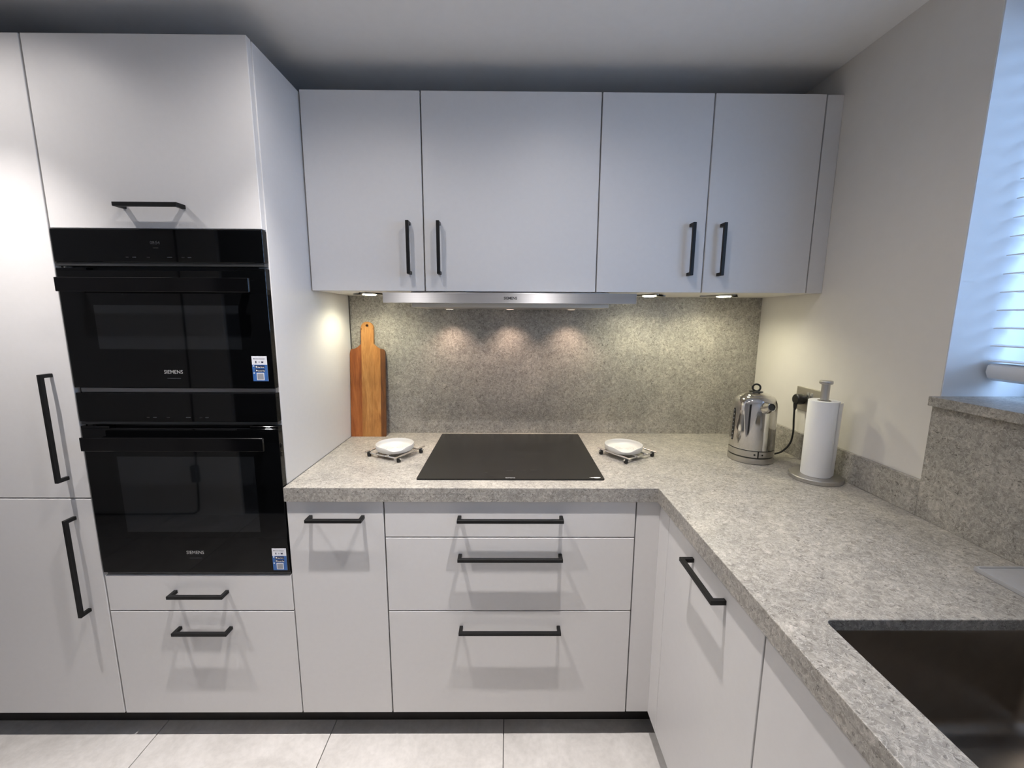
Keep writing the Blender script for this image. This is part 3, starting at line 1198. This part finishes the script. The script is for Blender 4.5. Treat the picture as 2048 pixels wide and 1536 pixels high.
def spoon_rest(centre, notch, label, r=.0715):
    z0 = ZW + .0238
    e = thing('spoon_rest', (*centre, z0), label, 'dish', 'white round spoon rests beside the hob')
    bm = bmesh.new()
    n = 96
    prof = [(0.0, .0045)]
    for k in range(1, 25):
        rr = .056 * k / 24
        prof.append((rr, .0045 + .0009 * math.sin(k * 2 * PI / 4.0)))
    prof += [(.0600, .0056), (.0640, .0088), (.0662, .0150), (.0676, .0215), (.0688, .0232), (.0700, .0228), (.0708, .0205), (.0702, .012), (.0686, .004), (.065, .0004), (.055, 0.0), (0, 0)]
    kk = r / .0708
    rings = []
    for (pr_, pz) in prof:
        if pr_ == 0:
            rings.append([bm.verts.new((centre[0], centre[1], z0 + pz))])
            continue
        ring = []
        for i in range(n):
            a = 2 * PI * i / n
            da = (a - notch + PI) % (2 * PI) - PI
            dip = math.exp(-(abs(da) / .46) ** 3)
            z = .006 + (pz - .006) * (1 - .62 * dip) if pz > .006 and pr_ > .058 else pz
            rad = pr_ * kk * (1 + (.03 * dip if pr_ > .06 else 0))
            ring.append(bm.verts.new((centre[0] + rad * math.cos(a), centre[1] + rad * math.sin(a), z0 + z)))
        rings.append(ring)
    for a, b in zip(rings, rings[1:]):
        for i in range(n):
            j = (i + 1) % n
            if len(a) == 1:
                bm.faces.new((a[0], b[i], b[j]))
            elif len(b) == 1:
                bm.faces.new((a[j], a[i], b[0]))
            else:
                bm.faces.new((a[i], a[j], b[j], b[i]))
    obj('dish', bm, 'ceramic', e, True)
    return e


trivet((.2610, .3130), math.radians(62), 'steel rod trivet with black feet, left of the hob')
trivet((1.1485, .3100), math.radians(-57), 'steel rod trivet with black feet, right of the hob')
spoon_rest((.2615, .3090), math.radians(-72), 'round white ceramic spoon rest on the trivet left of the hob')
spoon_rest((1.1350, .3070), math.radians(-98), 'round white ceramic spoon rest on the trivet right of the hob')

# ------------------------------------------------------------------ kettle
KC = Vector((1.607, .277, ZW))
kt = thing('kettle', KC, 'polished steel kettle with ring lid knob in the worktop corner', 'kettle')
k3 = tuple(KC)
bm = bmesh.new()
lathe(bm, [(.0745, 0), (.0767, .002), (.0767, .0215), (.0750, .0225)], 64, k3)
obj('power_base', bm, 'kettle_band', kt, True)
bm = bmesh.new()
lathe(bm, [(.0735, .0222), (.0735, .0515)], 64, k3)
obj('seal_ring', bm, 'plastic_black', kt, True)
vdir = math.atan2(-1.2465 - KC.y, .6951 - KC.x)
# lower band: split by a narrow black gap beside the switch
bm = bmesh.new()
n = 120
g0, g1 = vdir + .30, vdir + .36


def band(bm, a0, a1, r, z0, z1, th=.002, n=60):
    rows = []
    for k in range(n + 1):
        a = a0 + (a1 - a0) * k / n
        c, s = math.cos(a), math.sin(a)
        rows.append([bm.verts.new((KC.x + q * c, KC.y + q * s, KC.z + z)) for q, z in ((r, z0), (r, z1), (r - th, z1), (r - th, z0))])
    for a, b in zip(rows, rows[1:]):
        for i in range(4):
            j = (i + 1) % 4
            bm.faces.new((a[i], b[i], b[j], a[j]))
    bm.faces.new(rows[0])
    bm.faces.new(list(reversed(rows[-1])))


band(bm, g1, g0 + 2 * PI, .0762, .0262, .0485, n=90)
obj('band', bm, 'kettle_band', kt, True)


def disc_on_side(name, ang, z, r, rad, mat, thick=.001):
    bm = bmesh.new()
    lathe(bm, [(rad, 0), (rad, thick)], 20)
    M = Matrix.Translation((KC.x + r * math.cos(ang), KC.y + r * math.sin(ang), KC.z + z)) @ Matrix.Rotation(ang, 4, 'Z') @ Matrix.Rotation(PI / 2, 4, 'Y')
    bmesh.ops.transform(bm, matrix=M, verts=bm.verts[:])
    return obj(name, bm, mat, kt, True)


disc_on_side('indicator', g0 - .12, .0370, .0757, .0035, 'plastic_black')
disc_on_side('indicator', g1 + .16, .0370, .0757, .0030, 'plastic_black')
bm = bmesh.new()
prof = [(.0700, .0500), (.0757, .0512), (.0757, .056), (.0752, .10), (.0743, .150), (.0737, .192), (.0730, .207), (.0709, .2205), (.0668, .2315), (.0610, .2390), (.0550, .2430), (.0515, .2446)]
lathe(bm, prof, 96, k3)
obj('body', bm, 'kettle_steel', kt, True)
bm = bmesh.new()
lathe(bm, [(.0508, .2430), (.0508, .2452), (.0480, .2478), (.038, .2525), (.022, .2560), (.0, .2572)], 64, k3)
lid = obj('lid', bm, 'kettle_steel', kt, True)
bm = bmesh.new()
lathe(bm, [(.023, .2556), (.0225, .2583), (.0, .2595)], 32, k3)
obj('lid_disc', bm, 'plastic_black', lid, True)
bm = bmesh.new()
ka = vdir + PI / 2
pts = [(KC.x + .0125 * math.cos(t) * math.cos(ka), KC.y + .0125 * math.cos(t) * math.sin(ka), KC.z + .2715 + .0125 * math.sin(t)) for t in [2 * PI * k / 32 for k in range(33)]]
tube(bm, pts, .0033, 10)
obj('ring_knob', bm, 'plastic_black', lid, True)
# spout
sa = math.radians(-90)
sd = Vector((math.cos(sa), math.sin(sa), .30)).normalized()
sp0 = Vector((KC.x + .058 * math.cos(sa), KC.y + .058 * math.sin(sa), KC.z + .206))
bm = bmesh.new()
b2 = bmesh.new()
lathe(b2, [(.0230, .0), (.0215, .012), (.0170, .030), (.0142, .042), (.0142, .0445), (.0122, .0450), (.0108, .038), (.0108, .020)], 32, cap0=True, cap1=True)
M = Matrix.Translation(sp0) @ sd.to_track_quat('Z', 'Y').to_matrix().to_4x4()
merge(bm, b2, M)
spo = obj('spout', bm, 'kettle_steel', kt, True)
bm = bmesh.new()
b2 = bmesh.new()
lathe(b2, [(.0, .0415), (.0113, .0415), (.0113, .0410)], 24, cap1=True)
merge(bm, b2, M)
obj('spout_opening', bm, 'plastic_black', spo)
# water gauge
ga = vdir - 1.0
bm = bmesh.new()
rows = []
for k in range(21):
    z = .076 + (.196 - .076) * k / 20
    e_ = min(k, 20 - k)
    wv = .0062 * (1 if e_ >= 2 else (.85 if e_ == 1 else .5))
    rad = .0757 - (z - .056) * .0165
    rows.append([bm.verts.new((KC.x + (rad + o_) * math.cos(ga + d_ / .075), KC.y + (rad + o_) * math.sin(ga + d_ / .075), KC.z + z)) for d_, o_ in ((-wv, -.001), (-wv, .0012), (wv, .0012), (wv, -.001))])
for a, b in zip(rows, rows[1:]):
    for i in range(4):
        j = (i + 1) % 4
        bm.faces.new((a[i], b[i], b[j], a[j]))
bm.faces.new(rows[0])
bm.faces.new(list(reversed(rows[-1])))
wg = obj('water_gauge', bm, 'plastic_black', kt, True)
for k in range(8):
    z = .084 + .0148 * k
    rad = .0757 - (z - .056) * .0165 + .0010
    bm = bmesh.new()
    lathe(bm, [(.0024, 0), (.0024, .0006)], 12)
    M = Matrix.Translation((KC.x + rad * math.cos(ga), KC.y + rad * math.sin(ga), KC.z + z)) @ Matrix.Rotation(ga, 4, 'Z') @ Matrix.Rotation(PI / 2, 4, 'Y')
    bmesh.ops.transform(bm, matrix=M, verts=bm.verts[:])
    obj('gauge_mark', bm, 'sticker_grey', wg)
# handle at the far side
ha = sa + PI
hv = Vector((math.cos(ha), math.sin(ha), 0))
bm = bmesh.new()
tube(bm, spline([KC + hv * .064 + Vector((0, 0, .215)), KC + hv * .095 + Vector((0, 0, .218)), KC + hv * .112 + Vector((0, 0, .195)), KC + hv * .110 + Vector((0, 0, .13)), KC + hv * .098 + Vector((0, 0, .085)), KC + hv * .070 + Vector((0, 0, .078))], 8), .009, 12)
obj('handle', bm, 'plastic_black', kt, True)
# flex and plug
fx = thing('kettle_plug', (1.765, .287, ZW), 'black plug and power cord running from the kettle to wall socket', 'power cord')
bm = bmesh.new()
tube(bm, spline([(1.762, .287, 1.118), (1.764, .286, 1.06), (1.766, .285, 1.01), (1.760, .287, .965), (1.735, .292, .932), (1.706, .298, .9205), (1.684, .300, .9195)], 10), .0034, 10)
obj('cord', bm, 'cable', fx, True)
bm = bmesh.new()
b2 = bmesh.new()
lathe(b2, [(.0, 0), (.0175, 0), (.0195, .003), (.0200, .012), (.0195, .026), (.0165, .0295), (.0, .0305)], 32)
merge(bm, b2, Matrix.Translation((1.7905, .287, 1.1365)) @ Matrix.Rotation(-PI / 2, 4, 'Y'))
obj('plug_body', bm, 'plastic_black', fx, True)
bm = bmesh.new()
lathe(bm, [(.0035, 0), (.0055, .008), (.0065, .02), (.0065, .028)], 16, (1.764, .287, 1.096))
obj('strain_relief', bm, 'plastic_black', fx, True)

# socket
sc = thing('wall_socket', (XW, .257, 1.093), 'brushed steel double wall socket behind the paper roll', 'socket')
bm = bmesh.new()
BX(bm, 1.7938, XW, .184, .330, 1.0935, 1.1800, .0012)
obj('plate', bm, 'socket_steel', sc)
for yy in (.248, .266):
    bm = bmesh.new()
    BX(bm, 1.7910, 1.7942, yy - .006, yy + .006, 1.146, 1.166, .0008)
    obj('rocker_switch', bm, 'chrome', sc)
for yy in (.222,):
    for (dy, dz, sy, sz) in ((0, .012, .0025, .0045), (-.011, -.010, .0045, .002), (.011, -.010, .0045, .002)):
        box('socket_hole', (1.7934, 1.7940, yy + dy - sy, yy + dy + sy, 1.1365 + dz - sz, 1.1365 + dz + sz), 'plastic_black', sc)

# ------------------------------------------------------------------ paper roll on its holder
RC = (1.712, .0797, ZW)
rh = thing('paper_roll_holder', RC, 'brushed steel kitchen roll holder with round base', 'roll holder')
bm = bmesh.new()
lathe(bm, [(.0745, 0), (.0760, .0015), (.0760, .0120), (.0735, .0140), (.0, .0145)], 64, RC)
obj('base', bm, 'holder_steel', rh, True)
bm = bmesh.new()
lathe(bm, [(.0118, .0140), (.0118, .3150)], 32, RC)
obj('pole', bm, 'holder_steel', rh, True)
bm = bmesh.new()
lathe(bm, [(.0120, .3145), (.0178, .3165), (.0188, .3190), (.0188, .3240), (.0175, .3268), (.0, .3275)], 40, RC)
obj('knob', bm, 'holder_steel', rh, True)
kr = thing('kitchen_paper_roll', (RC[0], RC[1], ZW + .0146), 'white kitchen paper roll standing on the steel holder', 'paper roll')
bm = bmesh.new()
lathe(bm, [(.0195, 0), (.0420, 0), (.0428, .0015), (.0428, .2465), (.0420, .2480), (.0195, .2480), (.0195, 0)], 64, (RC[0], RC[1], ZW + .0146), False, False)
obj('paper', bm, 'paper', kr, True)
bm = bmesh.new()
lathe(bm, [(.0178, .0005), (.0193, .0005), (.0193, .2475), (.0178, .2475), (.0178, .0005)], 40, (RC[0], RC[1], ZW + .0146), False, False)
obj('core', bm, 'cardboard', kr, True)
# loose end sheet lifting off the right hand side
bm = bmesh.new()
rows = []
th0 = vdir + PI / 2 - .55
for k in range(13):
    t = k / 12
    a = th0 + 0.9 * t
    rad = .0431 + .0085 * t ** 1.6
    for_z = []
    for q in range(9):
        z = .004 + .240 * q / 8
        lift = rad + .0045 * t * t * (q / 8)
        for_z.append(((RC[0] + lift * math.cos(a), RC[1] + lift * math.sin(a), ZW + .0146 + z), (RC[0] + (lift + .0005) * math.cos(a), RC[1] + (lift + .0005) * math.sin(a), ZW + .0146 + z)))
    rows.append(for_z)
I = [[bm.verts.new(p[0]) for p in r_] for r_ in rows]
O_ = [[bm.verts.new(p[1]) for p in r_] for r_ in rows]
for k in range(12):
    for q in range(8):
        bm.faces.new((I[k][q], I[k][q + 1], I[k + 1][q + 1], I[k + 1][q]))
        bm.faces.new((O_[k][q], O_[k + 1][q], O_[k + 1][q + 1], O_[k][q + 1]))
for q in range(8):
    bm.faces.new((I[12][q], I[12][q + 1], O_[12][q + 1], O_[12][q]))
for k in range(12):
    bm.faces.new((I[k][0], I[k + 1][0], O_[k + 1][0], O_[k][0]))
    bm.faces.new((I[k][8], O_[k][8], O_[k + 1][8], I[k + 1][8]))
obj('loose_sheet', bm, 'paper', kr, True)

# ------------------------------------------------------------------ cable on the wall behind the camera (seen mirrored in the ovens)
bm = bmesh.new()
tube(bm, spline([(-1.50, YF + .008, 2.1), (-1.50, YF + .008, 1.5), (-1.51, YF + .010, .9), (-1.53, YF + .010, .38), (-1.545, YF + .010, .08), (-1.565, YF + .012, .03), (-1.63, YF + .012, .018), (-2.0, YF + .012, .012), (-2.3, YF + .012, .012)], 8), .006, 8)
BX(bm, -1.565, -1.515, YF + .002, YF + .028, .26, .38, .004)
cbk = obj('power_cable', bm, 'cable')
tag(cbk, 'thin black cable with an inline box mirrored in the oven glass', 'cable')

# ------------------------------------------------------------------ ceiling downlights (out of frame, above and behind)
DL = [(-.71, -.31), (.18, -.31), (.87, -.31)]
for k, (xx, yy) in enumerate(DL):
    e = thing('ceiling_downlight', (xx, yy, ZC), ('recessed ceiling downlight above the tall cabinet', 'recessed ceiling downlight above the oven housing edge', 'recessed ceiling downlight above the hob side')[k], 'downlight', 'recessed ceiling downlights')
    bm = bmesh.new()
    lathe(bm, [(.030, -.0005), (.044, -.0005), (.044, -.003), (.040, -.005), (.032, -.005), (.030, -.0005)], 40, (xx, yy, ZC), False, False)
    obj('trim_ring', bm, 'chrome', e, True)
    bm = bmesh.new()
    lathe(bm, [(.0, -.0012), (.0295, -.0012), (.0295, -.0004)], 32, (xx, yy, ZC))
    obj('lens', bm, 'lens_down', e)
    spot('downlight_lamp', (xx, yy, ZC - .007), P_DOWN, C_DOWN, 84, 1.0, .014, e)
    spot('downlight_spill', (xx, yy, ZC - .007), P_SPILL, C_DOWN, 156, .8, .014, e)
